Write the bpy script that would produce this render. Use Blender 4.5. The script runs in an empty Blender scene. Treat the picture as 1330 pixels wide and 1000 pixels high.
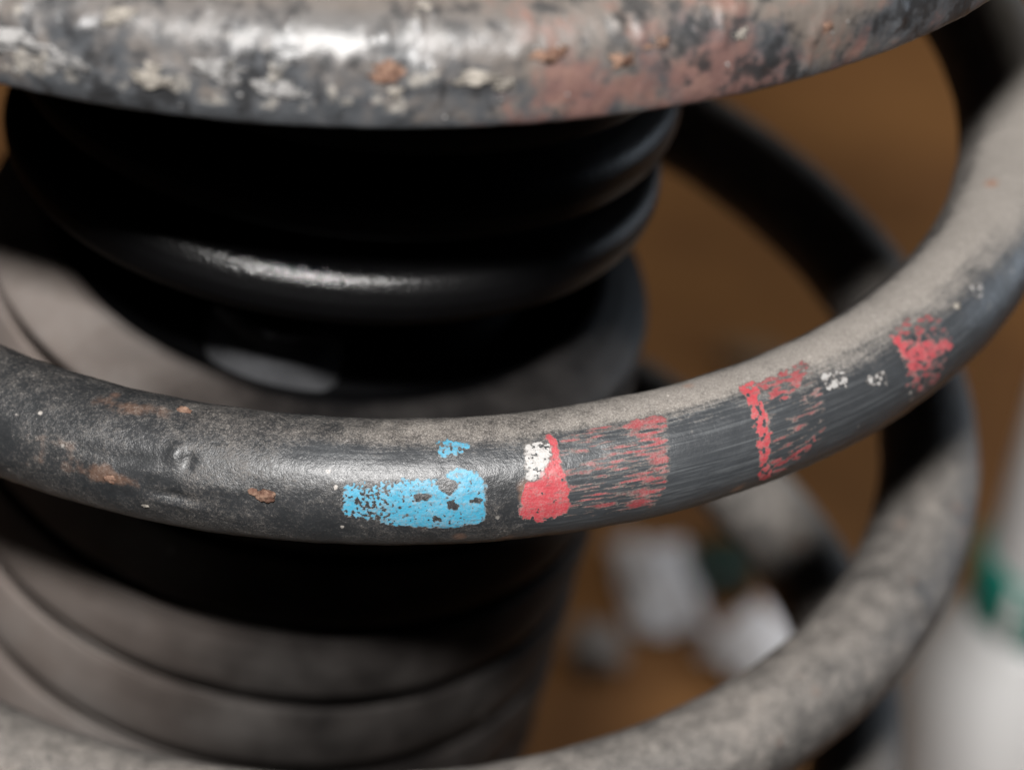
import bpy, bmesh, math, random
import numpy as np
from mathutils import Vector, Matrix, noise as mnoise

random.seed(7)
PI = math.pi
MM = 0.001
scene = bpy.context.scene
COL = scene.collection

# ------------------------------------------------------------------ camera
EL, ROLL = 0.59918, 0.15263
fwd = Vector((0, math.cos(EL), -math.sin(EL)))
rgt0 = Vector((1, 0, 0)); up0 = rgt0.cross(fwd)
rgt = rgt0 * math.cos(ROLL) + up0 * math.sin(ROLL)
upv = -rgt0 * math.sin(ROLL) + up0 * math.cos(ROLL)
CAM = Vector((18.648, -314.216, 207.929)) * MM
cd = bpy.data.cameras.new('camera'); cam = bpy.data.objects.new('camera', cd); COL.objects.link(cam)
rot = Matrix((rgt, upv, -fwd)).transposed()
cam.matrix_world = Matrix.Translation(CAM) @ rot.to_4x4()
cd.sensor_width = 36.0
cd.lens = 3786.26 / 1330 * 36
cd.clip_start = 0.01; cd.clip_end = 50
cd.dof.use_dof = True
cd.dof.focus_distance = 0.295
cd.dof.aperture_fstop = 14.0
cd.dof.aperture_blades = 0
scene.camera = cam

# ------------------------------------------------------------------ world and light
w = bpy.data.worlds.new('World'); scene.world = w; w.use_nodes = True
wb = w.node_tree.nodes['Background']
wb.inputs[0].default_value = (0.0015, 0.0014, 0.0014, 1); wb.inputs[1].default_value = 1.0

def area(name, loc, target, sx, sy, power, color):
    l = bpy.data.lights.new(name, 'AREA'); l.shape = 'RECTANGLE'; l.size = sx; l.size_y = sy
    l.energy = power; l.color = color
    o = bpy.data.objects.new(name, l); COL.objects.link(o); o.location = loc
    o.rotation_euler = (Vector(target) - Vector(loc)).to_track_quat('-Z', 'Y').to_euler()
    return o
FLASH = CAM + upv * 0.135 - rgt * 0.022 - fwd * 0.256
area('camera_flash', FLASH, (0.02, -0.02, 0.02), 0.055, 0.032, 2.75, (1.0, 0.975, 0.95)).data.spread = math.radians(110)
area('bench_fill_lamp', (0.05, 0.235, 1.30), (0.10, 0.60, -0.235), 0.24, 0.24, 1.35, (1.0, 0.95, 0.88)).data.spread = math.radians(70)  # added fill from overhead to brighten the bench; no such source in view
area('window_light', (0.60, 0.38, 0.06), (0.0, 0.0, 0.03), 0.28, 0.22, 1.0, (0.75, 0.86, 1.0))

scene.render.engine = 'CYCLES'
vs = scene.view_settings
vs.view_transform = 'Standard'; vs.look = 'None'; vs.exposure = 0; vs.gamma = 1
vs.use_curve_mapping = False
scene.cycles.use_denoising = True

# ------------------------------------------------------------------ node helper
class NT:
    def __init__(s, name):
        s.mat = bpy.data.materials.new(name); s.mat.use_nodes = True
        s.t = s.mat.node_tree; s.n = s.t.nodes
        s.bsdf = s.n['Principled BSDF']
    def node(s, typ, **kw):
        n = s.n.new(typ)
        for k, v in kw.items(): setattr(n, k, v)
        return n
    def link(s, a, b): s.t.links.new(a, b)
    def put(s, sock, v):
        if hasattr(v, 'links') or isinstance(v, bpy.types.NodeSocket): s.link(v, sock)
        elif isinstance(v, (tuple, list)) and len(v) == 3 and sock.type == 'RGBA': sock.default_value = (*v, 1)
        else: sock.default_value = v
    def obj(s): return s.node('ShaderNodeTexCoord').outputs['Object']
    def uv(s): return s.node('ShaderNodeTexCoord').outputs['UV']
    def attr(s, name):
        n = s.node('ShaderNodeAttribute'); n.attribute_name = name; return n.outputs['Fac']
    def mapping(s, v, scale=(1, 1, 1), loc=(0, 0, 0)):
        n = s.node('ShaderNodeMapping'); s.link(v, n.inputs['Vector'])
        n.inputs['Scale'].default_value = scale; n.inputs['Location'].default_value = loc
        return n.outputs[0]
    def noise(s, v, scale, detail=4, rough=.55, dist=0.0):
        n = s.node('ShaderNodeTexNoise'); s.link(v, n.inputs['Vector'])
        n.inputs['Scale'].default_value = scale; n.inputs['Detail'].default_value = detail
        n.inputs['Roughness'].default_value = rough; n.inputs['Distortion'].default_value = dist
        return n.outputs['Fac']
    def voro(s, v, scale, feature='F1'):
        n = s.node('ShaderNodeTexVoronoi', feature=feature); s.link(v, n.inputs['Vector'])
        n.inputs['Scale'].default_value = scale
        return n.outputs['Distance']
    def ramp(s, v, lo, hi, a=0.0, b=1.0):
        n = s.node('ShaderNodeMapRange', interpolation_type='SMOOTHSTEP')
        s.link(v, n.inputs['Value'])
        n.inputs['From Min'].default_value = lo; n.inputs['From Max'].default_value = hi
        n.inputs['To Min'].default_value = a; n.inputs['To Max'].default_value = b
        return n.outputs[0]
    def math(s, op, a, b=0.0, clamp=False):
        n = s.node('ShaderNodeMath', operation=op); n.use_clamp = clamp
        s.put(n.inputs[0], a); s.put(n.inputs[1], b); return n.outputs[0]
    def mix(s, f, a, b):
        n = s.node('ShaderNodeMix', data_type='RGBA'); s.put(n.inputs[0], f)
        s.put(n.inputs[6], a); s.put(n.inputs[7], b); return n.outputs[2]
    def mixf(s, f, a, b):
        n = s.node('ShaderNodeMix', data_type='FLOAT'); s.put(n.inputs[0], f)
        s.put(n.inputs[2], a); s.put(n.inputs[3], b); return n.outputs[0]
    def nz(s):
        g = s.node('ShaderNodeNewGeometry'); x = s.node('ShaderNodeSeparateXYZ')
        s.link(g.outputs['Normal'], x.inputs[0]); return x.outputs['Z']
    def bump(s, h, strength, dist, normal=None):
        n = s.node('ShaderNodeBump'); s.put(n.inputs['Height'], h)
        n.inputs['Strength'].default_value = strength; n.inputs['Distance'].default_value = dist
        if normal is not None: s.link(normal, n.inputs['Normal'])
        return n.outputs[0]
    def out(s, color, rough, normal=None, metal=0.0, spec=0.5):
        s.put(s.bsdf.inputs['Base Color'], color); s.put(s.bsdf.inputs['Roughness'], rough)
        s.put(s.bsdf.inputs['Metallic'], metal); s.put(s.bsdf.inputs['Specular IOR Level'], spec)
        if normal is not None: s.link(normal, s.bsdf.inputs['Normal'])
        return s.mat

# ------------------------------------------------------------------ materials
def mat_wire():
    m = NT('dusty_black_paint'); o = m.obj(); uv = m.uv()
    dust_a = m.attr('dust'); wipe = m.attr('wipe'); rust_a = m.attr('rust')
    big = m.noise(o, 90, 5, .6)
    mid = m.noise(o, 420, 5, .62)
    fine = m.noise(o, 2600, 4, .6)
    grain = m.noise(o, 6500, 3, .65)
    streak = m.noise(m.mapping(uv, (160, 2300, 1)), 1.0, 5, .62)
    streak2 = m.noise(m.mapping(uv, (60, 5200, 1), (3, 1, 0)), 1.0, 3, .6)
    # clean paint with fine scratches along the wire
    st = m.math('MULTIPLY', m.math('ADD', streak, streak2), .5)
    scr = m.math('MULTIPLY', m.ramp(st, .46, .64), wipe)
    paint = m.mix(mid, (.014, .015, .016), (.036, .038, .041))
    paint = m.mix(m.math('MULTIPLY', wipe, .8), paint, (.042, .046, .051))
    paint = m.mix(m.math('MULTIPLY', scr, .55), paint, (.115, .122, .128))
    rustc = m.mix(fine, (.075, .040, .026), (.21, .115, .072))
    rust = m.ramp(m.math('ADD', m.math('MULTIPLY', big, .45), m.math('ADD', m.math('MULTIPLY', mid, .55), m.math('MULTIPLY', rust_a, .30))), .66, .80)
    paint = m.mix(m.math('MULTIPLY', rust, .55), paint, rustc)
    # settled dust, thicker where the attribute says and broken up by noise
    d = m.math('ADD', dust_a, m.math('MULTIPLY', m.math('SUBTRACT', big, .5), .6))
    d = m.math('ADD', d, m.math('MULTIPLY', m.math('SUBTRACT', mid, .5), .6))
    d = m.math('ADD', d, m.math('MULTIPLY', m.math('SUBTRACT', fine, .5), .8))
    d = m.math('ADD', d, m.math('MULTIPLY', m.math('SUBTRACT', grain, .5), .45))
    d = m.math('SUBTRACT', d, m.math('MULTIPLY', wipe, m.ramp(streak, .30, .70, .80, .35)))
    dm = m.ramp(d, .05, .85, 0, .93)
    duc = m.mix(m.ramp(m.math('ADD', m.math('MULTIPLY', mid, .5), m.math('MULTIPLY', dust_a, .5)), .25, .68), (.100, .084, .072), (.245, .222, .198))
    duc = m.mix(m.ramp(grain, .45, .75), duc, (.36, .335, .31))
    duc = m.mix(m.math('MULTIPLY', m.ramp(grain, .56, .40), .35), duc, (.085, .075, .068))
    col = m.mix(dm, paint, duc)
    # pale grit and orange specks
    sp = m.voro(o, 520)
    spm = m.math('MULTIPLY', m.ramp(m.math('ADD', sp, m.math('MULTIPLY', m.math('SUBTRACT', fine, .5), .35)), .16, .07), m.ramp(m.noise(o, 150, 2), .58, .68))
    col = m.mix(m.math('MULTIPLY', spm, .7), col, (.50, .46, .42))
    sp2 = m.math('MULTIPLY', m.ramp(m.voro(m.mapping(o, (1, 1, 1), (.3, .1, .2)), 260), .30, .12), m.ramp(m.noise(o, 70, 2), .57, .67))
    col = m.mix(m.math('MULTIPLY', sp2, .75), col, (.24, .13, .085))
    rough = m.mixf(dm, m.mixf(fine, .28, .48), .8)
    h = m.math('ADD', m.math('MULTIPLY', fine, .6), m.math('MULTIPLY', grain, .5))
    n1 = m.bump(m.math('ADD', h, m.math('MULTIPLY', st, m.math('MULTIPLY', wipe, .4))), .5, .00011)
    n2 = m.bump(m.math('ADD', mid, m.math('MULTIPLY', dm, .3)), .5, .00028, n1)
    return m.out(col, rough, n2, spec=.55)

def mat_paint(name, c1, c2, worn=.3, metal=0.0):
    m = NT(name); o = m.obj(); uv = m.uv()
    fine = m.noise(o, 2300, 4, .6); mid = m.noise(o, 700, 4, .6)
    st = m.noise(m.mapping(uv, (200, 2600, 1)), 1.0, 4, .6)
    cv = m.attr('cover')
    col = m.mix(mid, c1, c2)
    dirt = m.mix(m.noise(o, 4200, 3, .6), (.025, .026, .028), (.13, .118, .108))
    th = m.ramp(m.math('ADD', cv, m.math('MULTIPLY', m.math('SUBTRACT', fine, .5), .7)), .12, .62)
    col = m.mix(th, dirt, col)
    col = m.mix(m.math('MULTIPLY', m.ramp(m.math('ADD', m.math('MULTIPLY', st, .5), m.math('MULTIPLY', fine, .5)), .50, .62), worn), col, (.10, .09, .085))
    gr = m.noise(o, 6000, 3, .65)
    col = m.mix(m.math('MULTIPLY', m.ramp(m.math('ADD', m.math('MULTIPLY', gr, .6), m.math('MULTIPLY', mid, .4)), .44, .66), .12 + worn * .5), col, (.30, .27, .25))
    nrm = m.bump(m.math('ADD', fine, mid), .6, .00014)
    return m.out(col, m.mixf(fine, .4, .65), nrm, metal=metal)

def mat_seat():
    m = NT('crusted_rusty_steel'); o = m.obj()
    red_a = m.attr('red'); crust_a = m.attr('crust')
    big = m.noise(o, 55, 5, .6, .4); b2 = m.noise(m.mapping(o, (1, 1, 1), (.4, .7, .1)), 75, 5, .62, .5)
    mid = m.noise(o, 260, 6, .66); m2 = m.noise(m.mapping(o, (1, 1, 1), (.2, .9, .5)), 330, 6, .66)
    fine = m.noise(o, 1500, 5, .65)
    steel = m.mix(mid, (.030, .033, .037), (.105, .11, .118))
    # dust film
    dust = m.mix(m2, (.078, .065, .056), (.172, .144, .122))
    dm = m.ramp(m.math('ADD', m.math('MULTIPLY', big, .6), m.math('ADD', m.math('MULTIPLY', mid, .45), m.math('MULTIPLY', m.nz(), .20))), .50, .66, 0, .9)
    fil = m.attr('fillet')
    dm = m.math('MULTIPLY', dm, m.math('SUBTRACT', 1.0, m.math('MULTIPLY', fil, .6)))
    col = m.mix(dm, steel, dust)
    # red-brown rust blooms
    rc = m.mix(fine, (.14, .052, .040), (.27, .115, .082))
    rm = m.ramp(m.math('ADD', m.math('MULTIPLY', b2, .55), m.math('ADD', m.math('MULTIPLY', m2, .45), m.math('MULTIPLY', red_a, .15))), .585, .72, 0, .5)
    col = m.mix(rm, col, rc)
    # black bitumen-like dirt and pale crust
    dk = m.ramp(m.math('ADD', m.math('MULTIPLY', m2, .6), m.math('MULTIPLY', big, .4)), .50, .42)
    col = m.mix(m.math('MULTIPLY', dk, .85), col, (.022, .022, .023))
    cr = m.ramp(m.math('ADD', m.math('MULTIPLY', m2, .45), m.math('ADD', m.math('MULTIPLY', mid, .45), m.math('MULTIPLY', crust_a, .34))), .60, .70)
    cc = m.mix(m.ramp(fine, .35, .65), (.105, .096, .085), (.30, .28, .25))
    col = m.mix(m.math('MULTIPLY', cr, .85), col, cc)
    rough = m.mixf(m.math('MAXIMUM', m.math('MAXIMUM', m.math('MULTIPLY', dm, .55), rm), cr), .30, .8)
    n1 = m.bump(fine, .5, .00018)
    n2 = m.bump(m.math('ADD', mid, m.math('MULTIPLY', cr, .6)), .4, .0004, n1)
    m.put(m.bsdf.inputs['Coat Weight'], m.math('MULTIPLY', m.ramp(mid, .38, .60, .15, .7), m.attr('gloss'))); m.bsdf.inputs['Coat Roughness'].default_value = .22
    m.link(m.bump(m.math('ADD', mid, m.math('MULTIPLY', fine, .5)), .45, .0005), m.bsdf.inputs['Coat Normal'])
    return m.out(col, rough, n2, spec=.6)

def mat_crust(name, a, b):
    m = NT(name); o = m.obj()
    f = m.noise(o, 1400, 5, .65); g = m.noise(o, 420, 4, .6)
    col = m.mix(m.ramp(m.math('ADD', m.math('MULTIPLY', f, .5), m.math('MULTIPLY', g, .5)), .38, .6), a, b)
    return m.out(col, .92, m.bump(f, .8, .0004), spec=.2)

def mat_boot():
    m = NT('dusty_black_rubber'); o = m.obj()
    dust_a = m.attr('dust'); gl = m.attr('gloss')
    big = m.noise(o, 38, 4, .55); mid = m.noise(o, 160, 5, .6); fine = m.noise(o, 1300, 4, .6)
    d = m.math('ADD', dust_a, m.math('MULTIPLY', m.math('SUBTRACT', big, .5), .35))
    d = m.math('ADD', d, m.math('MULTIPLY', m.math('SUBTRACT', mid, .5), .2))
    dm = m.math('MULTIPLY', m.ramp(d, 0.05, 1.05, 0, .95), m.ramp(dust_a, .01, .08))
    duc = m.mix(m.ramp(big, .35, .65), (.225, .188, .168), (.262, .238, .222))
    rub = m.mix(mid, (.0018, .0018, .002), (.0035, .0035, .004))
    col = m.mix(dm, rub, duc)
    fleck = m.math('MULTIPLY', m.ramp(m.voro(o, 120), .08, .04), m.ramp(dust_a, .05, .3))
    col = m.mix(m.math('MULTIPLY', fleck, .3), col, (.4, .38, .36))
    rough = m.mixf(dm, m.mixf(gl, .6, .13), .85)
    sparkle = m.noise(o, 2600, 3, .6)
    n1 = m.bump(m.math('ADD', m.math('MULTIPLY', sparkle, gl), m.math('MULTIPLY', fine, .4)), .68, .00022)
    n2 = m.bump(mid, .25, .0004, n1)
    return m.out(col, rough, n2, spec=m.mixf(gl, .03, 1.0))

def mat_simple(name, a, b, scale, rough=.6, bump=.0, spec=.5, metal=0.0, detail=4):
    m = NT(name); o = m.obj(); f = m.noise(o, scale, detail, .6)
    n = m.bump(f, .5, bump) if bump else None
    return m.out(m.mix(m.ramp(f, .3, .7), a, b), rough, n, spec=spec, metal=metal)

def mat_bench():
    m = NT('brown_hardboard'); o = m.obj()
    g = m.noise(m.mapping(o, (6, 60, 6)), 1.0, 5, .6); b = m.noise(o, 16, 5, .6); f = m.noise(o, 420, 4, .6)
    c = m.mix(m.ramp(g, .3, .7), (.155, .070, .021), (.200, .093, .030))
    c = m.mix(m.math('MULTIPLY', m.ramp(b, .40, .66), .75), c, (.115, .050, .017))
    c = m.mix(m.math('MULTIPLY', m.ramp(f, .55, .72), .3), c, (.26, .15, .08))
    return m.out(c, .75, m.bump(f, .3, .0003), spec=.25)

M_WIRE = mat_wire()
M_BLUE = mat_paint('blue_paint', (.034, .235, .36), (.055, .29, .43), .50)
M_RED = mat_paint('red_paint', (.33, .034, .046), (.42, .062, .072), .45)
M_REDW = mat_paint('worn_red_paint', (.21, .032, .040), (.28, .058, .062), .45)
M_SILV = mat_paint('silver_paint', (.30, .29, .28), (.52, .51, .50), .5)
M_SMEAR = mat_paint('whitish_smear', (.26, .255, .25), (.46, .45, .44), .5)
M_SEAT = mat_seat()
M_PALE = mat_crust('pale_dirt_crust', (.11, .10, .088), (.31, .285, .25))
M_GREY = mat_crust('grey_dirt_crust', (.10, .098, .097), (.30, .295, .29))
M_RUSTC = mat_crust('rust_crust', (.09, .046, .033), (.23, .145, .105))
M_BOOT = mat_boot()
M_TAB = mat_simple('dull_metal', (.13, .133, .142), (.19, .194, .205), 300, .34, .0002, metal=.6, spec=.5)
M_BENCH = mat_bench()
M_WHITE = mat_simple('white_plastic', (.60, .60, .60), (.70, .70, .70), 20, .45)
M_TEAL = mat_simple('teal_plastic', (.004, .17, .13), (.007, .22, .17), 25, .5)
M_PAPER = mat_simple('white_paper', (.66, .66, .69), (.78, .78, .81), 60, .85, .0004, spec=.2)
M_GREYP = mat_simple('grey_stone', (.18, .165, .155), (.30, .28, .27), 120, .9, .0006, spec=.2)
M_SCRAP = mat_simple('brown_scrap', (.13, .085, .05), (.19, .13, .085), 120, .9, .0006, spec=.2)
M_DGREEN = mat_simple('dark_green_plastic', (.004, .022, .016), (.008, .035, .026), 30, .4)
M_TUBE = mat_simple('black_strut_paint', (.012, .012, .013), (.03, .03, .032), 80, .45, .0004)
M_ROD = mat_simple('chrome_rod', (.55, .55, .56), (.62, .62, .63), 30, .18, metal=1.0)

# ------------------------------------------------------------------ mesh helpers
def link_mesh(name, me, mat, parent=None, smooth=True):
    if mat is not None: me.materials.append(mat)
    if smooth: me.polygons.foreach_set('use_smooth', np.ones(len(me.polygons), bool))
    me.update()
    o = bpy.data.objects.new(name, me); COL.objects.link(o)
    if parent is not None: o.parent = parent
    return o
def empty(name, loc=(0, 0, 0)):
    o = bpy.data.objects.new(name, None); o.empty_display_size = .01; COL.objects.link(o); o.location = loc
    return o
def tag(o, label, cat, group=None):
    o['label'] = label; o['category'] = cat
    if group: o['group'] = group
    return o
def grid_mesh(name, V, nu, nv, closed_v=True, closed_u=False):
    """V is (nu*nv,3); quads between consecutive rows"""
    iu = np.arange(nu if closed_u else nu - 1); iv = np.arange(nv if closed_v else nv - 1)
    A, B = np.meshgrid(iu, iv, indexing='ij')
    A2 = (A + 1) % nu; B2 = (B + 1) % nv
    F = np.stack([A * nv + B, A2 * nv + B, A2 * nv + B2, A * nv + B2], -1).reshape(-1, 4)
    return quads_mesh(name, V, F), A, B
def quads_mesh(name, V, F):
    me = bpy.data.meshes.new(name)
    me.vertices.add(len(V)); me.vertices.foreach_set('co', np.ascontiguousarray(V, dtype=np.float32).ravel())
    n = len(F)
    me.loops.add(n * 4); me.loops.foreach_set('vertex_index', np.ascontiguousarray(F, dtype=np.int32).ravel())
    me.polygons.add(n)
    me.polygons.foreach_set('loop_start', np.arange(0, n * 4, 4, dtype=np.int32))
    me.polygons.foreach_set('loop_total', np.full(n, 4, dtype=np.int32))
    me.update(calc_edges=True)
    return me
def set_attr(me, name, vals):
    a = me.attributes.new(name, 'FLOAT', 'POINT'); a.data.foreach_set('value', np.ascontiguousarray(vals, dtype=np.float32))
def set_uv(me, uvv):
    l = me.uv_layers.new(name='UVMap')
    idx = np.empty(len(me.loops), np.int32); me.loops.foreach_get('vertex_index', idx)
    l.data.foreach_set('uv', np.ascontiguousarray(uvv[idx], dtype=np.float32).ravel())
def nz3(P, s, octv=3):
    """fractal noise at rows of P (mm)"""
    f = mnoise.fractal
    return np.array([f(Vector((x * s, y * s, z * s)), 1.0, 2.0, octv) for x, y, z in P])
def sstep(x, a, b):
    t = np.clip((x - a) / (b - a), 0, 1); return t * t * (3 - 2 * t)

# ------------------------------------------------------------------ bench (ground)
bm = bmesh.new()
bmesh.ops.create_grid(bm, x_segments=40, y_segments=40, size=3.0)
for v in bm.verts: v.co.y = max(v.co.y, -1.05)
bmesh.ops.remove_doubles(bm, verts=bm.verts, dist=1e-5)
me = bpy.data.meshes.new('bench_top'); bm.to_mesh(me); bm.free()
BZ = -0.235
bench = link_mesh('ground', me, M_BENCH); bench.location = (0, 1.0, BZ); bench['kind'] = 'structure'

# ------------------------------------------------------------------ coil spring
RR, PT, PH, RW = 74.0558, 49.3395, -3.64707, 6.5
AL = math.hypot(RR, PT / (2 * PI))
def wire_frame(t):
    t = np.asarray(t, float)
    c = np.stack([RR * np.sin(t), -RR * np.cos(t), PT * (t - PH) / (2 * PI)], -1)
    er = np.stack([np.sin(t), -np.cos(t), 0 * t], -1)
    T = np.stack([RR * np.cos(t), RR * np.sin(t), 0 * t + PT / (2 * PI)], -1); T /= np.linalg.norm(T, axis=-1, keepdims=True)
    eb = np.cross(er, T)
    return c, er, eb, T
def wire_point(s, a, off=0.0):
    """s = mm along the wire from the front of the middle coil, a = mm round it from outward, up positive"""
    s = np.asarray(s, float); a = np.asarray(a, float)
    c, er, eb, T = wire_frame(s / AL); ph = a / RW
    n = er * np.cos(ph)[..., None] + eb * np.sin(ph)[..., None]
    return c + n * (RW + (off[..., None] if isinstance(off, np.ndarray) else off)), n

spring = empty('coil_spring', (0, 0, 0))
tag(spring, 'black steel coil spring, dusty and scuffed, with blue and red paint marks', 'spring')
def wire_disp(s, a, P):
    d = 0.10 * nz3(P, .16, 3) + 0.035 * nz3(P, .9, 3)
    def blob(s0, a0, rs, ra, h): return h * np.exp(-((s - s0) / rs) ** 2 - ((a - a0) / ra) ** 2)
    d += blob(-12.6, 4.9, .9, 1.0, .42) - blob(-11.6, 4.6, .6, .9, .55)
    d += -blob(-12.4, .35, 2.3, .5, .55) + blob(-12.2, -.5, 2.4, .35, .25)
    d += blob(-18.8, .95, 1.6, .9, .18) + blob(-15, 2.6, 1.8, .7, .18) - blob(-16.5, 3.6, 1.5, .7, .2)
    d += blob(-9, 2.2, 2.8, .5, .14) - blob(-20, 3.2, 3, .8, .2)
    d += blob(-2 * PI * AL + 84, 4, 2.2, 1.6, -.5) + blob(-2 * PI * AL + 86, 4.5, 2.2, 2.5, .35)
    return d
t_lo, t_hi = -4 * PI - .5, 3.75
ts = []
for a, b, step in ((t_lo, -2 * PI - .4, .016), (-2 * PI - .4, -2 * PI + 2.2, .011), (-2 * PI + 2.2, -1.75, .016), (-1.75, 1.9, .0062), (1.9, t_hi, .016)):
    ts.append(np.arange(a, b, step))
ts = np.concatenate(ts + [[t_hi]]); NV = 96
TS, AV = np.meshgrid(ts, np.linspace(0, 2 * PI, NV, endpoint=False), indexing='ij')
S_ = (TS * AL).ravel(); A_ = (((AV + PI) % (2 * PI)) - PI).ravel() * RW
P0, N0 = wire_point(S_, A_)
P1 = P0 + N0 * wire_disp(S_, A_, P0)[:, None]
me, _, _ = grid_mesh('wire', P1 * MM, len(ts), NV)
# caps
bm = bmesh.new(); bm.from_mesh(me); bm.verts.ensure_lookup_table()
bm.faces.new([bm.verts[i] for i in range(NV)][::-1]); k0 = (len(ts) - 1) * NV
bm.faces.new([bm.verts[k0 + i] for i in range(NV)]); bmesh.ops.recalc_face_normals(bm, faces=bm.faces); bm.to_mesh(me); bm.free()
th_v = S_ / AL
c1 = sstep(th_v, -2.5, -2.2)                       # the middle coil
side = A_ / RW                                      # angle round the wire
topness = np.sin(side)
dust = .15 + .07 * sstep(S_, 30, 70) + .66 * sstep(topness, .62, 1.0) * (.12 + .88 * sstep(S_, -20, 52)) + .16 * sstep(-side, .1, 1.0) * (1 - sstep(S_, -5, 30) * .6)
dust += .30 * sstep(S_, 70, 105) + .12 * sstep(-S_, 45, 75)
dust_low = .36 + .20 * topness
dust = dust * c1 + dust_low * (1 - c1)
wipe = c1 * sstep(S_, 18, 27) * (1 - sstep(S_, 84, 112)) * (1 - sstep(A_, 7.4 + .012 * S_, 9.0 + .012 * S_)) * (.35 + .65 * sstep(A_, -4.5, -1.5)) * (1 - .42 * sstep(S_, 44, 56))
wipe = np.maximum(wipe, c1 * .62 * sstep(S_, -6, 2) * (1 - sstep(S_, 20, 28)) * sstep(A_, 3.8, 5) * (1 - sstep(A_, 7, 9)))
rust = c1 * (sstep(-S_, 8, 25) * .35) + (1 - c1) * .35
rust = rust + .9 * np.exp(-((S_ + 18.8) / 3.5) ** 2 - ((A_ - 1.2) / 1.2) ** 2) + .7 * np.exp(-((S_ + 19) / 6) ** 2 - ((A_ - 9) / 1.5) ** 2)
set_attr(me, 'dust', dust); set_attr(me, 'wipe', wipe); set_attr(me, 'rust', rust)
set_uv(me, np.stack([S_, A_], -1) * MM)
wire = link_mesh('wire', me, M_WIRE, spring)

# paint marks: thin films of paint lying on the wire, ragged and flaked
def in_poly(x, y, poly):
    ins = np.zeros(x.shape, bool); n = len(poly)
    for i in range(n):
        x1, y1 = poly[i]; x2, y2 = poly[(i + 1) % n]
        c = ((y1 > y) != (y2 > y)) & (x < (x2 - x1) * (y - y1) / (y2 - y1 + 1e-12) + x1)
        ins ^= c
    return ins
def fr(x, y, sx, sy, seed, octv=4):
    f = mnoise.fractal
    return np.array([f(Vector((a * sx, b * sy, seed)), .9, 2.1, octv) for a, b in zip(x.ravel(), y.ravel())]).reshape(x.shape)
def paint_mark(polys, mat, label, cover, sx=1.1, sy=1.1, ragged=.28, cell=.085, seed=1.0, holes=(), cov_fn=None, off=.035, soft=.34):
    if not isinstance(polys[0][0], (tuple, list)): polys = [polys]
    allp = np.array([q for pl in polys for q in pl])
    s0, a0 = allp.min(0) - .5; s1, a1 = allp.max(0) + .5
    gs = np.arange(s0, s1, cell); ga = np.arange(a0, a1, cell)
    CS, CA = np.meshgrid((gs[:-1] + gs[1:]) / 2, (ga[:-1] + ga[1:]) / 2, indexing='ij')
    wx = ragged * fr(CS, CA, 1.6, 1.6, seed + 11, 4); wy = ragged * fr(CS, CA, 1.6, 1.6, seed + 23, 4)
    frac = np.zeros(CS.shape)
    jit = [(0, 0)] + [(.30 * math.cos(k * PI / 4), .22 * math.sin(k * PI / 4)) for k in range(8)] + [(.15 * math.cos(k * PI / 2 + .4), .11 * math.sin(k * PI / 2 + .4)) for k in range(4)]
    for dx, dy in jit:
        q_ = np.zeros(CS.shape, bool)
        for pl in polys: q_ |= in_poly(CS + wx + dx, CA + wy + dy, pl)
        frac += q_ / len(jit)
    n = fr(CS, CA, sx, sy, seed, 5)
    c = cover if cov_fn is None else cov_fn(CS, CA)
    cov = np.clip((c - n + .12) / soft, 0, 1) * np.clip(frac * 1.5, 0, 1)
    for hs, ha, rs, ra in holes:
        dd = ((CS + wx - hs) / rs) ** 2 + ((CA + wy - ha) / ra) ** 2
        cov = cov * np.clip((dd - .75) / .5, 0, 1)
    cov = cov * np.clip(.92 + .5 * fr(CS, CA, .55, .9, seed + 40, 3), .35, 1)
    keep = cov > .16
    ii, jj = np.nonzero(keep)
    nv = len(ga)
    F = np.stack([ii * nv + jj, (ii + 1) * nv + jj, (ii + 1) * nv + jj + 1, ii * nv + jj + 1], -1)
    used, inv = np.unique(F, return_inverse=True); F = inv.reshape(-1, 4)
    GS, GA = np.meshgrid(gs, ga, indexing='ij'); us = GS.ravel()[used]; ua = GA.ravel()[used]
    P, N = wire_point(us, ua)
    P = P + N * (wire_disp(us, ua, P) + off)[:, None]
    vc = np.zeros(GS.shape); vw = np.zeros(GS.shape)
    for di in (0, 1):
        for dj in (0, 1):
            vc[di:di + cov.shape[0], dj:dj + cov.shape[1]] += cov; vw[di:di + cov.shape[0], dj:dj + cov.shape[1]] += 1
    m_ = quads_mesh('paint_mark', P * MM, F); set_attr(m_, 'cover', (vc / vw).ravel()[used]); set_uv(m_, np.stack([us, ua], -1) * MM)
    o = link_mesh('paint_mark', m_, mat, spring); o['label'] = label
    return o
blue = [(3.59,3.43),(4.48,3.94),(8.61,4.35),(12.74,4.32),(14.21,5.36),(15.98,5.03),(16.72,3.67),(16.57,-0.35),(13.18,-0.97),(8.31,-0.55),(5.36,0.07),(3.59,0.64)]
paint_mark(blue, M_BLUE, 'flaking light blue paint patch', .3, 3.0, 3.0, seed=3.1,
    holes=[(13.4,3.6,.85,.75),(13.0,4.1,.7,.5),(10.97,2.56,.85,.42),(13.77,1.74,.55,.5),(15.98,2.05,.6,.28),(12.3,.1,.4,.25)],
    cov_fn=lambda s, a: .02 + .6 * sstep(s, 5.5, 10.5) + .3 * np.exp(-((s - 4.3) / .9) ** 2) - .30 * sstep(a, 3.2, 4.4) * (1 - sstep(s, 12.5, 14)), soft=.5)
paint_mark([[(12.74,8.51),(14.21,8.55),(15.54,8.2),(15.39,7.75),(14.07,8.15),(13.03,8.1)], [(12.74,7.76),(14.21,7.69),(15.54,8.0),(15.25,7.46),(14.07,7.08),(12.89,6.87)]],
    M_BLUE, 'small blue paint squiggle above the blue patch', .35, 1.8, 1.8, .5, seed=8.2)
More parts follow.
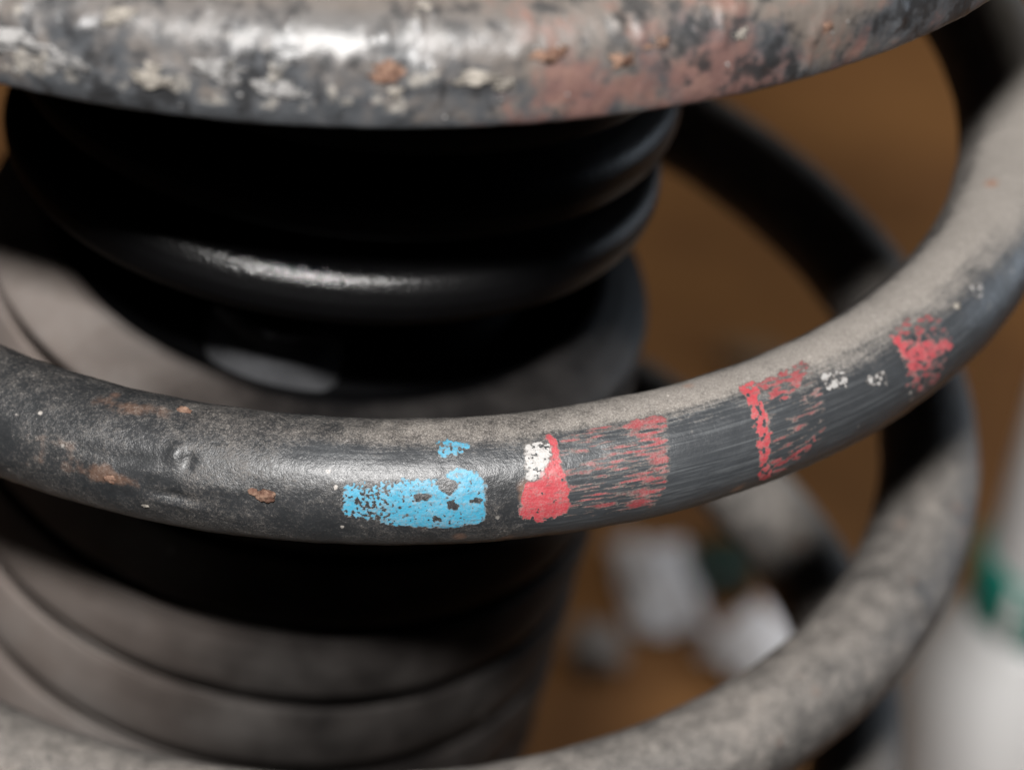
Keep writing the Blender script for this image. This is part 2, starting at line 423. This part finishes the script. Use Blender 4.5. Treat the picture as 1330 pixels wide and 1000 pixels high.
silver = [(21.3,7.68),(23.66,7.21),(23.36,5.75),(22.48,4.49),(21.74,3.79),(20.85,3.74)]
paint_mark(silver, M_SILV, 'speckled silver paint patch', .30, 3.2, 3.2, .3, seed=5.5)
red1 = [(23.36,8.76),(24.25,7.48),(24.1,4.78),(24.69,2.57),(24.54,-0.47),(21.89,-1.14),(20.12,-0.22),(20.12,0.93),(20.71,3.35),(21.89,3.55),(23.51,5.74),(23.66,7.29)]
paint_mark(red1, M_RED, 'solid red paint patch below the silver speckle', .0, 2.0, 2.0, seed=2.2,
    cov_fn=lambda s, a: .75 - .45 * sstep(a, .4, -.8) - .25 * sstep(a, 4, 6))
red2 = [(24.8,7.85),(28.67,8.6),(34.13,8.5),(35.9,8.2),(34.9,4.0),(34.42,0.65),(33.1,-1.55),(27.64,-1.26),(24.39,-0.79),(24.1,4.78)]
paint_mark(red2, M_REDW, 'broad red paint band scraped thin in streaks', 0, .45, 3.6, .35, seed=6.4, cell=.08, soft=1.5,
    cov_fn=lambda s, a: .02 + .40 * sstep(s - .18 * (a - 4), 30.0, 32.8) - .35 * sstep(s - .18 * (a - 4), 34.2, 36.5) + .20 * sstep(a, 6.6, 7.6) + .06 * sstep(-a, -2, 0), off=.03)
red3 = [(45.19,9.61),(46.96,9.18),(46.08,6.21),(45.93,3.54),(45.19,0.62),(46.52,-2.31),(44.9,-2.58),(44.46,2.99),(44.9,6.95)]
paint_mark(red3, M_RED, 'narrow red paint line across the wire', .26, 1.5, 1.3, .35, seed=9.9)
paint_mark([[(47.26,9.09),(53.6,9.4),(53.01,8.25),(49.32,6.35),(47.26,6.71)], [(45.93,0.13),(48.44,0.33),(51.09,1.39),(50.5,0.26),(48.59,-1.07),(46.67,-2.39)]],
    M_REDW, 'scraped red paint traces beside the narrow red line', .14, .9, 2.6, .5, seed=12.7, soft=.6)
paint_mark([(46.3,9.3),(53.6,9.4),(53.2,6.0),(52.2,1.2),(46.6,-2.4),(45.3,1),(46,6)], M_REDW, 'faint red film right of the narrow red line', -.06, .5, 2.8, .5, seed=31.3, off=.028, soft=1.7, cell=.09)
red5 = [(64.52,7.77),(65.11,6.81),(65.55,5.17),(67.91,5.36),(68.8,4.24),(71.01,3.98),(71.16,2.57),(68.21,3.18),(66.88,2.34),(64.37,3.02),(64.07,4.81)]
paint_mark(red5, M_RED, 'bright red paint chip nearest the rising end of the wire', .3, 1.4, 1.4, .5, seed=15.3)
paint_mark([(66.44,8.53),(70.86,7.04),(71.45,3.9),(67.47,-1.53),(63.63,1.9),(64.37,7.16)], M_REDW, 'faint red paint traces round the bright chip', -.02, 1.1, 1.9, .4, seed=18.8, off=.03, soft=.8)
for i, pl in enumerate(([(53.9,7.3),(56.9,6.5),(55.8,5.1),(53.75,5.8)], [(58.7,5.1),(60.9,4.7),(61.1,3.6),(58.8,4.1)], [(78.3,6.9),(79.8,5.8),(78.6,4.9),(77.2,5.9)], [(2.1,8.7),(3.8,8.4),(3.4,8.1),(2.0,8.2)])):
    paint_mark(pl, M_SMEAR, ['whitish smear right of the scraped red traces', 'whitish smear left of the bright red chip', 'whitish spot high on the rising wire', 'tiny white flecks left of the blue squiggle'][i], (.15, .2, .15, -.05)[i], 1.5, 1.5, .5, seed=21 + i * 3.1, soft=.7)

# crumbs of rust and dirt on the wire
def crumb(name, pos, nrm, tan, size, mat, parent, seed, sub=3, rough=.35):
    """irregular lump; size=(along, across, height) in mm"""
    bm = bmesh.new(); bmesh.ops.create_icosphere(bm, subdivisions=sub, radius=1.0)
    nrm = Vector(nrm).normalized(); tan = Vector(tan); tan = (tan - nrm * tan.dot(nrm)).normalized(); bi = nrm.cross(tan)
    for v in bm.verts:
        q = v.co.copy()
        k = 1 + rough * mnoise.fractal(q * 1.3 + Vector((seed, seed * 2, 0)), .8, 2.0, 4) + .5 * rough * mnoise.noise(q * 4.5 + Vector((0, seed, seed)))
        q = q * k
        v.co = (Vector(pos) + tan * q.x * size[0] + bi * q.y * size[1] + nrm * q.z * size[2]) * MM
    m_ = bpy.data.meshes.new(name); bm.to_mesh(m_); bm.free()
    return link_mesh(name, m_, mat, parent)
for s, a, sz, mt, sd, lb in ((-3.6, 1.9, (1.05, .7, .45), M_RUSTC, 3.0, 'orange and cream rust flake'), (-4.9, 2.2, (.6, .4, .22), M_RUSTC, 5.0, None),
                     (-13.5, 10.2, (.8, .35, .5), M_RUSTC, 7.0, None), (-15.5, -1.6, (.4, .22, .2), M_PALE, 8.0, None),
                     (-18.9, 1.0, (.9, .5, .25), M_RUSTC, 9.0, None), (74.5, 6.0, (.5, .5, .3), M_PALE, 10.0, None)):
    P, N = wire_point(np.array([s]), np.array([a])); T = wire_frame(np.array([s / AL]))[3]
    o = crumb('rust_flake', P[0], N[0], T[0], sz, mt, spring, sd)
    if lb: o['label'] = lb

# ------------------------------------------------------------------ upper spring seat
seat = empty('spring_seat', (-4.6 * MM, 0, 0)); seat.rotation_euler = (0, -0.073, 0)
tag(seat, 'rusty pressed steel upper spring seat caked with pale dirt', 'spring seat')
prof = [(28, 70), (50, 73.2), (70, 75.6), (79, 75.5), (83.4, 75.0), (84.3, 75.15), (84.85, 75.8), (85.0, 77.5), (85.1, 79.2), (84.9, 81.2), (84.3, 83.0), (83.1, 84.5), (81.2, 85.6), (78.5, 86.3), (75, 86.6), (72, 86.7), (70.6, 87.2), (69.8, 88.8), (69.2, 92), (67, 97), (60, 104), (48, 108), (30, 110), (28, 108)]
def resample(pr, step):
    pr = np.array(pr, float); out = [pr[0]]
    # Catmull-Rom
    for i in range(len(pr) - 1):
        p0 = pr[max(i - 1, 0)]; p1 = pr[i]; p2 = pr[i + 1]; p3 = pr[min(i + 2, len(pr) - 1)]
        n = max(2, int(np.linalg.norm(p2 - p1) / step))
        for k in range(1, n + 1):
            t = k / n
            out.append(.5 * ((2 * p1) + (-p0 + p2) * t + (2 * p0 - 5 * p1 + 4 * p2 - p3) * t * t + (-p0 + 3 * p1 - 3 * p2 + p3) * t ** 3))
    return np.array(out)
pf = resample(prof, .62)
NA = 900
ang = np.concatenate([np.linspace(-1.35, 1.35, 700, endpoint=False), np.linspace(1.35, 2 * PI - 1.35, 200, endpoint=False)])
Rg, Ag = np.meshgrid(np.arange(len(pf)), ang, indexing='ij')
rad = pf[:, 0][Rg].ravel(); zz = pf[:, 1][Rg].ravel(); aa = Ag.ravel()
V = np.stack([rad * np.sin(aa), -rad * np.cos(aa), zz], -1)
front = (np.cos(aa) > .1) & (rad > 68)
tp = np.gradient(pf, axis=0); tp /= np.linalg.norm(tp, axis=1, keepdims=True)
nr = np.stack([tp[:, 1], -tp[:, 0]], -1)[Rg].reshape(-1, 2)
nrm = np.stack([nr[:, 0] * np.sin(aa), -nr[:, 0] * np.cos(aa), nr[:, 1]], -1)
disp = np.zeros(len(V)); idx = np.nonzero(front)[0]
lowz = np.clip((85 - zz[idx]) / 7, 0, 1)
leftw = sstep(aa[idx], .15, -.75)
n1 = nz3(V[idx], .22, 5); n2 = nz3(V[idx] + 50, .75, 4)
crustv = sstep(n1 + .25 * n2 + .35 * lowz * (1 - .4 * sstep(aa[idx], .2, .9)) + .35 * leftw, .25, .95) * sstep(zz[idx], 75.6, 77.5)
disp[idx] = .38 * crustv * (1 + .4 * n2) + .05 * n2 + .05 * n1
V = V + nrm * disp[:, None]
me, _, _ = grid_mesh('seat_plate', V * MM, len(pf), len(ang))
cv = np.zeros(len(V)); cv[idx] = crustv * sstep(zz[idx], 76.6, 78.0) * (.35 + .65 * np.clip(leftw + sstep(.30 - np.abs(aa[idx] - .12), 0, .2) * .6, 0, 1))
redv = sstep(aa, .0, .5) * sstep(82, 1, 0) * 0 + sstep(aa, .10, .45) * (.6 + .4 * sstep(zz, 83, 78)) + 1.2 * sstep(zz, 86.0, 87.0)
set_attr(me, 'crust', cv); set_attr(me, 'red', redv)
set_attr(me, 'fillet', sstep(zz, 80.5, 83) * (1 - sstep(zz, 85, 86.2)) * np.exp(-((aa - .08) / .26) ** 2))
set_attr(me, 'gloss', np.exp(-((aa - .15) / .10) ** 2) * sstep(zz, 79, 82))
link_mesh('seat_plate', me, M_SEAT, seat)
# larger clumps of dirt stuck to the rim: (angle, z, along, across, height)
clumps = [(-.44, 79.6, 5.2, 1.9, .9, 0), (-.36, 80.2, 2.2, 1.4, .9, 1), (-.27, 80.4, 5.5, 1.7, 1.0, 1), (-.19, 79.2, 2.8, 1.5, .9, 1), (-.125, 84.0, 1.5, 1.2, .8, 0), (-.085, 79.4, 2.4, 1.4, .9, 0),
          (-.02, 80.5, 2.6, 1.5, .6, 1), (-.53, 79.0, 3.2, 1.8, 1.1, 1), (-.60, 80.5, 3.4, 2.3, 1.1, 1), (-.66, 84, 3.6, 2.2, .9, 0), (.05, 79.4, 2.6, 1.2, .5, 1), (.165, 81.4, 2.0, 1.2, .3, 2), (.175, 79.2, 1.0, .9, .5, 0),
          (.26, 80.6, 2.2, .9, .6, 0), (.29, 79.6, 1.2, .9, .5, 0), (.34, 82.4, 1.8, 1.0, .25, 2), (.46, 82.6, 1.4, .8, .25, 2), (.21, 85.8, 1.2, .8, .3, 0), (-.50, 85.6, 2.6, 1.5, .7, 1), (-.33, 85.9, 2.0, 1.2, .5, 0), (.42, 81.5, 1.6, 1.0, .4, 2), (-.05, 86, 2.4, .7, .3, 0), (.56, 82, 1.0, .7, .4, 0), (.68, 80.2, 1.2, .7, .35, 2)]
for i, (an, z, l, c, h, kd) in enumerate(clumps):
    k = int(np.abs(pf[:, 1] - z + 1000 * (pf[:, 0] < 76)).argmin())
    r_ = pf[k, 0]; nn = np.array([tp[k, 1], -tp[k, 0]])
    pos = (r_ * math.sin(an), -r_ * math.cos(an), pf[k, 1]); nv_ = (nn[0] * math.sin(an), -nn[0] * math.cos(an), nn[1])
    crumb('dirt_clump', pos, nv_, (math.cos(an), math.sin(an), 0), (l * .72, c * .62, h * .5), (M_PALE, M_GREY, M_RUSTC)[kd], seat, 30 + i * 1.7, sub=4, rough=.95)
# many small grains of grit on the rim, joined
bm = bmesh.new()
for i in range(120):
    an = random.gauss(-.25, .42); z = random.uniform(76.5, 87.2)
    if abs(an) > 1.0: continue
    k = int(np.abs(pf[:, 1] - z + 1000 * (pf[:, 0] < 76)).argmin()); r_ = pf[k, 0] + .1
    s_ = random.uniform(.08, .28) * (1.25 if an < -.2 else .8)
    g = bmesh.ops.create_icosphere(bm, subdivisions=1, radius=s_ * MM)
    off = Vector((r_ * math.sin(an), -r_ * math.cos(an), pf[k, 1])) * MM
    for v in g['verts']:
        v.co = v.co * random.uniform(.7, 1.3) + off
me = bpy.data.meshes.new('dirt_grains'); bm.to_mesh(me); bm.free()
gr = link_mesh('dirt_grains', me, M_GREY, seat); gr['kind'] = 'stuff'

# ------------------------------------------------------------------ rubber dust boot
def boot_profile():
    P = []
    for k in range(8, -1, -1):                       # lower folds, each a flat band with a slanted slit below and above it
        g = 7.8 - 12.3 * k
        if k < 8: pass
        P += [(38.0, g - 5.0), (40.2, g - 2.6), (42.0, g - .75), (42.35, g - .25)] if k == 99 else []
        zb_ = g - 12.3
        P += [(38.4, zb_ - 3.4), (40.4, zb_ - 1.1), (42.0, zb_ + 1.05), (42.5, zb_ + 1.6), (42.9, zb_ + 3.5), (43.0, zb_ + 6), (42.8, zb_ + 9), (42.5, g - 1.3), (42.1, g - .85), (40.4, g - 2.4), (38.4, g - 4.7), (37.9, g - 4.4)]
    g = 7.8
    P += [(38.4, g - 3.4), (40.4, g - 1.1), (42.0, g + 1.0), (42.5, g + 1.5), (42.6, g + 2.0), (42.3, g + 2.7), (41.2, g + 3.8), (38.9, g + 5.2), (36.4, g + 6.3), (35.3, g + 6.5), (34.2, g + 5.8), (31.0, g + 3.4), (28.4, g + 1.9), (27.2, g + 2.4), (26.9, g + 4.5), (26.9, 18.0), (28.0, 19.2)]
    zz_ = np.arange(19.4, 58, .3)
    for z in zz_:
        u = (z - 19.4) / 11.4; t = u - math.floor(u)
        P.append((float(np.interp(t, [0, .06, .14, .25, .40, .58, .72, .82, .88, .925, .96, 1.0], [32.0, 33.2, 35.6, 37.7, 38.9, 39.3, 39.1, 38.5, 37.7, 36.2, 34.0, 32.0])), z))
    P = np.array(P); seg = np.concatenate([[0], np.cumsum(np.linalg.norm(np.diff(P, axis=0), axis=1))])
    q = np.arange(0, seg[-1], .22); r = np.interp(q, seg, P[:, 0]); z = np.interp(q, seg, P[:, 1])
    k = np.exp(-(np.arange(-3, 4) / 1.6) ** 2); k /= k.sum()
    sm_ = lambda v: np.convolve(np.pad(v, 3, 'edge'), k, 'valid')
    return sm_(z), sm_(r)
zs, rs = boot_profile()
NAb = 420
ab = np.linspace(0, 2 * PI, NAb, endpoint=False)
Zg, Ab = np.meshgrid(zs, ab, indexing='ij'); Rb = np.repeat(rs[:, None], NAb, 1)
def boot_xf(x, y, z):
    """local ring (x,y) at height z -> world; the boot leans and its folds turn slightly"""
    ty = .084 + (.012 - .084) * sstep(z, 9, 22); tx = .055 - .105 * sstep(z, 15, 21)
    px = -8.7 + z * .084 + 0 * z; px = np.where(z > 10, -7.86 + (z - 10) * .07, px); up_ = sstep(z, 15, 21); py = -z * .055 - 10 * up_; z = z + 7.0 * up_
    return np.stack([px + x * np.cos(ty), py + y * np.cos(tx), z * .995 - x * np.sin(ty) + y * np.sin(tx)], -1)
xb = (Rb * np.sin(Ab)).ravel(); yb = (-Rb * np.cos(Ab)).ravel(); zb = Zg.ravel()
Vb = boot_xf(xb, yb, zb)
me, _, _ = grid_mesh('bellows', Vb * MM, len(zs), NAb)
bm = bmesh.new(); bm.from_mesh(me); bmesh.ops.recalc_face_normals(bm, faces=bm.faces); bm.to_mesh(me); bm.free()
an_ = np.arctan2(xb, -yb)
leftd = sstep(-an_, -.35, .95)
dust_and_sheen = np.where(zb < 19.0, .22 + .58 * leftd, 0.0) * sstep(-zb, -14.8, -13.9)
dust_and_sheen = np.where(zb > 8.5, dust_and_sheen * (.55 + .35 * leftd) + .05 * sstep(an_, .5, 1.0), dust_and_sheen)
dust_and_sheen = np.where((Rb.ravel() < 34.6) & (zb > 7.9), 0, dust_and_sheen)
dust_and_sheen += np.where(zb > 22, .26 * sstep(an_, .95, 1.45) * (an_ < 2.4), 0)  # pale rim painted right of the upper folds, standing in for side-light sheen
gl = np.maximum(np.exp(-((zb - 29.0) / 2.2) ** 2) * np.exp(-((an_ - .02) / .42) ** 2), np.where(zb > 21, .5, .12) * sstep(an_, .75, 1.15))
set_attr(me, 'dust', dust_and_sheen); set_attr(me, 'gloss', gl)
boot = empty('dust_boot', (-8.7 * MM, 0, -.1))
tag(boot, 'black ribbed rubber dust boot inside the coil spring, dusty on its lower folds', 'dust boot')
bel = link_mesh('bellows', me, M_BOOT, boot); bel.matrix_parent_inverse = Matrix.Translation((8.7 * MM, 0, .1))
# dull metal tab caught in the fold
na, nz_ = 48, 20
Pt = []
for i in range(na):
    q = -PI / 2 + PI * i / (na - 1)
    for j in range(nz_):
        f = j / (nz_ - 1); z = 8.8 + 9.6 * f; rr_ = 9.6 - 1.1 * max(0, (f - .86) / .14) ** 2 - .25 * (abs(f - .62) < .06)
        xx = rr_ * math.sin(q); yy = -20.6 - rr_ * math.cos(q); a = -.10
        Pt.append(boot_xf(np.array(xx * math.cos(a) - yy * math.sin(a)), np.array(xx * math.sin(a) + yy * math.cos(a)), np.minimum(np.array(z), 15.0)) + np.array([0, 0, max(z - 15.0, 0)]))
me, _, _ = grid_mesh('metal_collar', np.array(Pt) * MM, na, nz_, closed_v=False)
tab = link_mesh('metal_collar', me, M_TAB, boot); tab.matrix_parent_inverse = Matrix.Translation((8.7 * MM, 0, .1))
sm = tab.modifiers.new('thick', 'SOLIDIFY'); sm.thickness = .0006; sm.offset = 0
tab['label'] = 'dull silver collar showing in the dark cup of the boot'

# strut body below the boot, down to the bench (outside the picture)
def lathe(name, pr, mat, parent, n=64, center=(0, 0, 0)):
    pr = np.array(pr, float); a = np.linspace(0, 2 * PI, n, endpoint=False)
    I, A = np.meshgrid(np.arange(len(pr)), a, indexing='ij')
    r = pr[:, 0][I].ravel(); z = pr[:, 1][I].ravel(); A = A.ravel()
    V = np.stack([r * np.sin(A) + center[0], -r * np.cos(A) + center[1], z + center[2]], -1)
    m_, _, _ = grid_mesh(name, V * MM, len(pr), n)
    bm = bmesh.new(); bm.from_mesh(m_); bmesh.ops.holes_fill(bm, edges=bm.edges, sides=0); bmesh.ops.recalc_face_normals(bm, faces=bm.faces); bm.to_mesh(m_); bm.free()
    return link_mesh(name, m_, mat, parent)
strut = lathe('strut_tube', [(30, -235), (30, -104), (28, -102), (10, -101), (10, 96), (8, 98)], M_TUBE, None, 64, (-9, 2, 0))
tag(strut, 'black strut tube standing inside the dust boot', 'strut')

# ------------------------------------------------------------------ things on the bench behind
def px_at(x, y, depth):
    """point seen at photo pixel (x,y) at a given depth, used to lay out the bench in metres"""
    return CAM + (fwd * 3786.26 + rgt * (x - 665) - upv * (y - 500)) * (depth / 3786.26)
def on_bench(x, y):
    d = (fwd * 3786.26 + rgt * (x - 665) - upv * (y - 500)); t = (BZ - CAM.z) / d.z
    return CAM + d * t

def crumpled_sheet(name, loc, sx, sy, h, seed, mat, label, cat, group=None, rz=0.0, n=44):
    V = []
    for i in range(n):
        for j in range(n):
            u = 2 * i / (n - 1) - 1; v = 2 * j / (n - 1) - 1
            p = Vector((u * 1.3 + seed, v * 1.3, seed))
            rdg = 1 - abs(mnoise.fractal(p * 1.2, .9, 2.0, 3)) * 1.6; r2 = mnoise.noise(p * 2.7)
            z = h * (.55 + .45 * rdg + .25 * r2) * (1 - .75 * max(abs(u), abs(v)) ** 2.2)
            k = 1 + .22 * mnoise.noise(Vector((u * 1.1, v * 1.1, seed + 5)))
            V.append((sx * (u * k + .12 * mnoise.noise(p * 2 + Vector((3, 0, 0)))), sy * (v * k + .12 * mnoise.noise(p * 2 + Vector((0, 7, 0)))), max(z, .0006)))
    m_, _, _ = grid_mesh(name, np.array(V), n, n, closed_v=False)
    o = link_mesh(name, m_, mat, None); o.location = loc; o.rotation_euler = (0, 0, rz)
    sd = o.modifiers.new('thick', 'SOLIDIFY'); sd.thickness = .0004; sd.offset = -1
    tag(o, label, cat, group); return o
def crumpled(name, loc, size, seed, mat, label, cat, group=None, sub=5, rz=0.0):
    bm = bmesh.new(); bmesh.ops.create_icosphere(bm, subdivisions=sub, radius=1.0)
    for v in bm.verts:
        q = v.co.copy(); n = mnoise.fractal(q * 1.1 + Vector((seed, 0, 0)), .8, 2.0, 3)
        vd = mnoise.voronoi(q * 1.9 + Vector((seed, seed, 0)))[0]
        k = 1 + .25 * n + .35 * (vd[1] - vd[0]) - .12
        v.co = Vector((q.x * k * size[0], q.y * k * size[1], q.z * k * size[2]))
    zmin = min(v.co.z for v in bm.verts)
    m_ = bpy.data.meshes.new(name); bm.to_mesh(m_); bm.free()
    o = link_mesh(name, m_, mat, None); o.location = (loc[0], loc[1], loc[2] - zmin); o.rotation_euler = (0, 0, rz)
    tag(o, label, cat, group); return o
PG = 'crumpled white papers on the bench'
g = on_bench(852, 775)
crumpled_sheet('crumpled_paper', (g.x, g.y, BZ), .010, .017, .013, 4.2, M_PAPER, 'crumpled white paper seen blurred below the red paint marks', 'paper', PG, rz=.25)
g = on_bench(985, 850)
crumpled_sheet('crumpled_paper', (g.x, g.y, BZ), .010, .013, .011, 9.1, M_PAPER, 'smaller white paper half hidden by the lower coil', 'paper', PG, rz=-.5)
g = on_bench(972, 474)
crumpled('crumpled_paper', (g.x, g.y, BZ), (.009, .006, .003), 13.7, M_SCRAP, 'faint beige scrap just above the middle coil', 'paper', PG)
g = on_bench(772, 860)
crumpled('pebble', (g.x, g.y, BZ), (.007, .007, .005), 2.9, M_GREYP, 'small grey pebble beside the dust boot', 'pebble')
g = on_bench(935, 755)
cap = empty('bottle_cap', (g.x, g.y, BZ)); tag(cap, 'dark green bottle cap between the two white papers', 'bottle cap')
lathe('cap_shell', [(7.5, 0), (8, 1), (8, 8), (7.4, 9), (3, 9.3)], M_DGREEN, cap, 48)
for k in range(24):
    a = k * 2 * PI / 24
    bm = bmesh.new(); bmesh.ops.create_cube(bm, size=1.0)
    for v in bm.verts: v.co = Vector((v.co.x * .0007 + .0081, v.co.y * .0009, v.co.z * .0066 + .0044))
    bmesh.ops.rotate(bm, cent=(0, 0, 0), matrix=Matrix.Rotation(a, 3, 'Z'), verts=bm.verts)
    m_ = bpy.data.meshes.new('rib'); bm.to_mesh(m_); bm.free(); link_mesh('rib', m_, M_DGREEN, cap, smooth=False)

# white bottle with a teal band at the right edge of the view
bp = on_bench(1262, 1110)
bottle = empty('white_bottle', (bp.x, bp.y, BZ)); bottle.scale = (1.12, 1.12, 1.12); tag(bottle, 'white plastic bottle with teal band, blurred at the right edge', 'bottle')
lathe('bottle_body', [(19, 0), (22.5, 1.5), (23.5, 5), (23.5, 34), (22, 45), (18.5, 55), (15.5, 61), (14.5, 63)], M_WHITE, bottle, 96)
lathe('neck', [(13.8, 62), (13.5, 65), (13.3, 77), (13, 118), (12, 128), (8, 130)], M_WHITE, bottle, 96)
bd = lathe('teal_band', [(14.3, 63.5), (14.9, 64), (14.9, 76), (14.3, 76.8), (13, 77)], M_TEAL, bottle, 96)
lathe('cap', [(12.2, 128.6), (12.6, 130), (12.4, 146), (10, 148), (4, 148.5)], M_WHITE, bottle, 64)
# pale print gap across the teal band, facing the strut
dv = Vector((CAM.x - bp.x, CAM.y - bp.y, 0)).normalized(); dv.rotate(Matrix.Rotation(-.35, 3, 'Z')); sv = Vector((-dv.y, dv.x, 0))
Pg = [(dv * (math.cos(q) * 15.05) + sv * (math.sin(q) * 15.05) + Vector((0, 0, z))) * MM for q in np.linspace(-.10, .10, 10) for z in np.linspace(63.9, 76.2, 6)]
me, _, _ = grid_mesh('band_print', np.array([tuple(q) for q in Pg]), 10, 6, closed_v=False)
bpn = link_mesh('band_print', me, M_WHITE, bottle)
sd = bpn.modifiers.new('thick', 'SOLIDIFY'); sd.thickness = .0003; sd.offset = 0
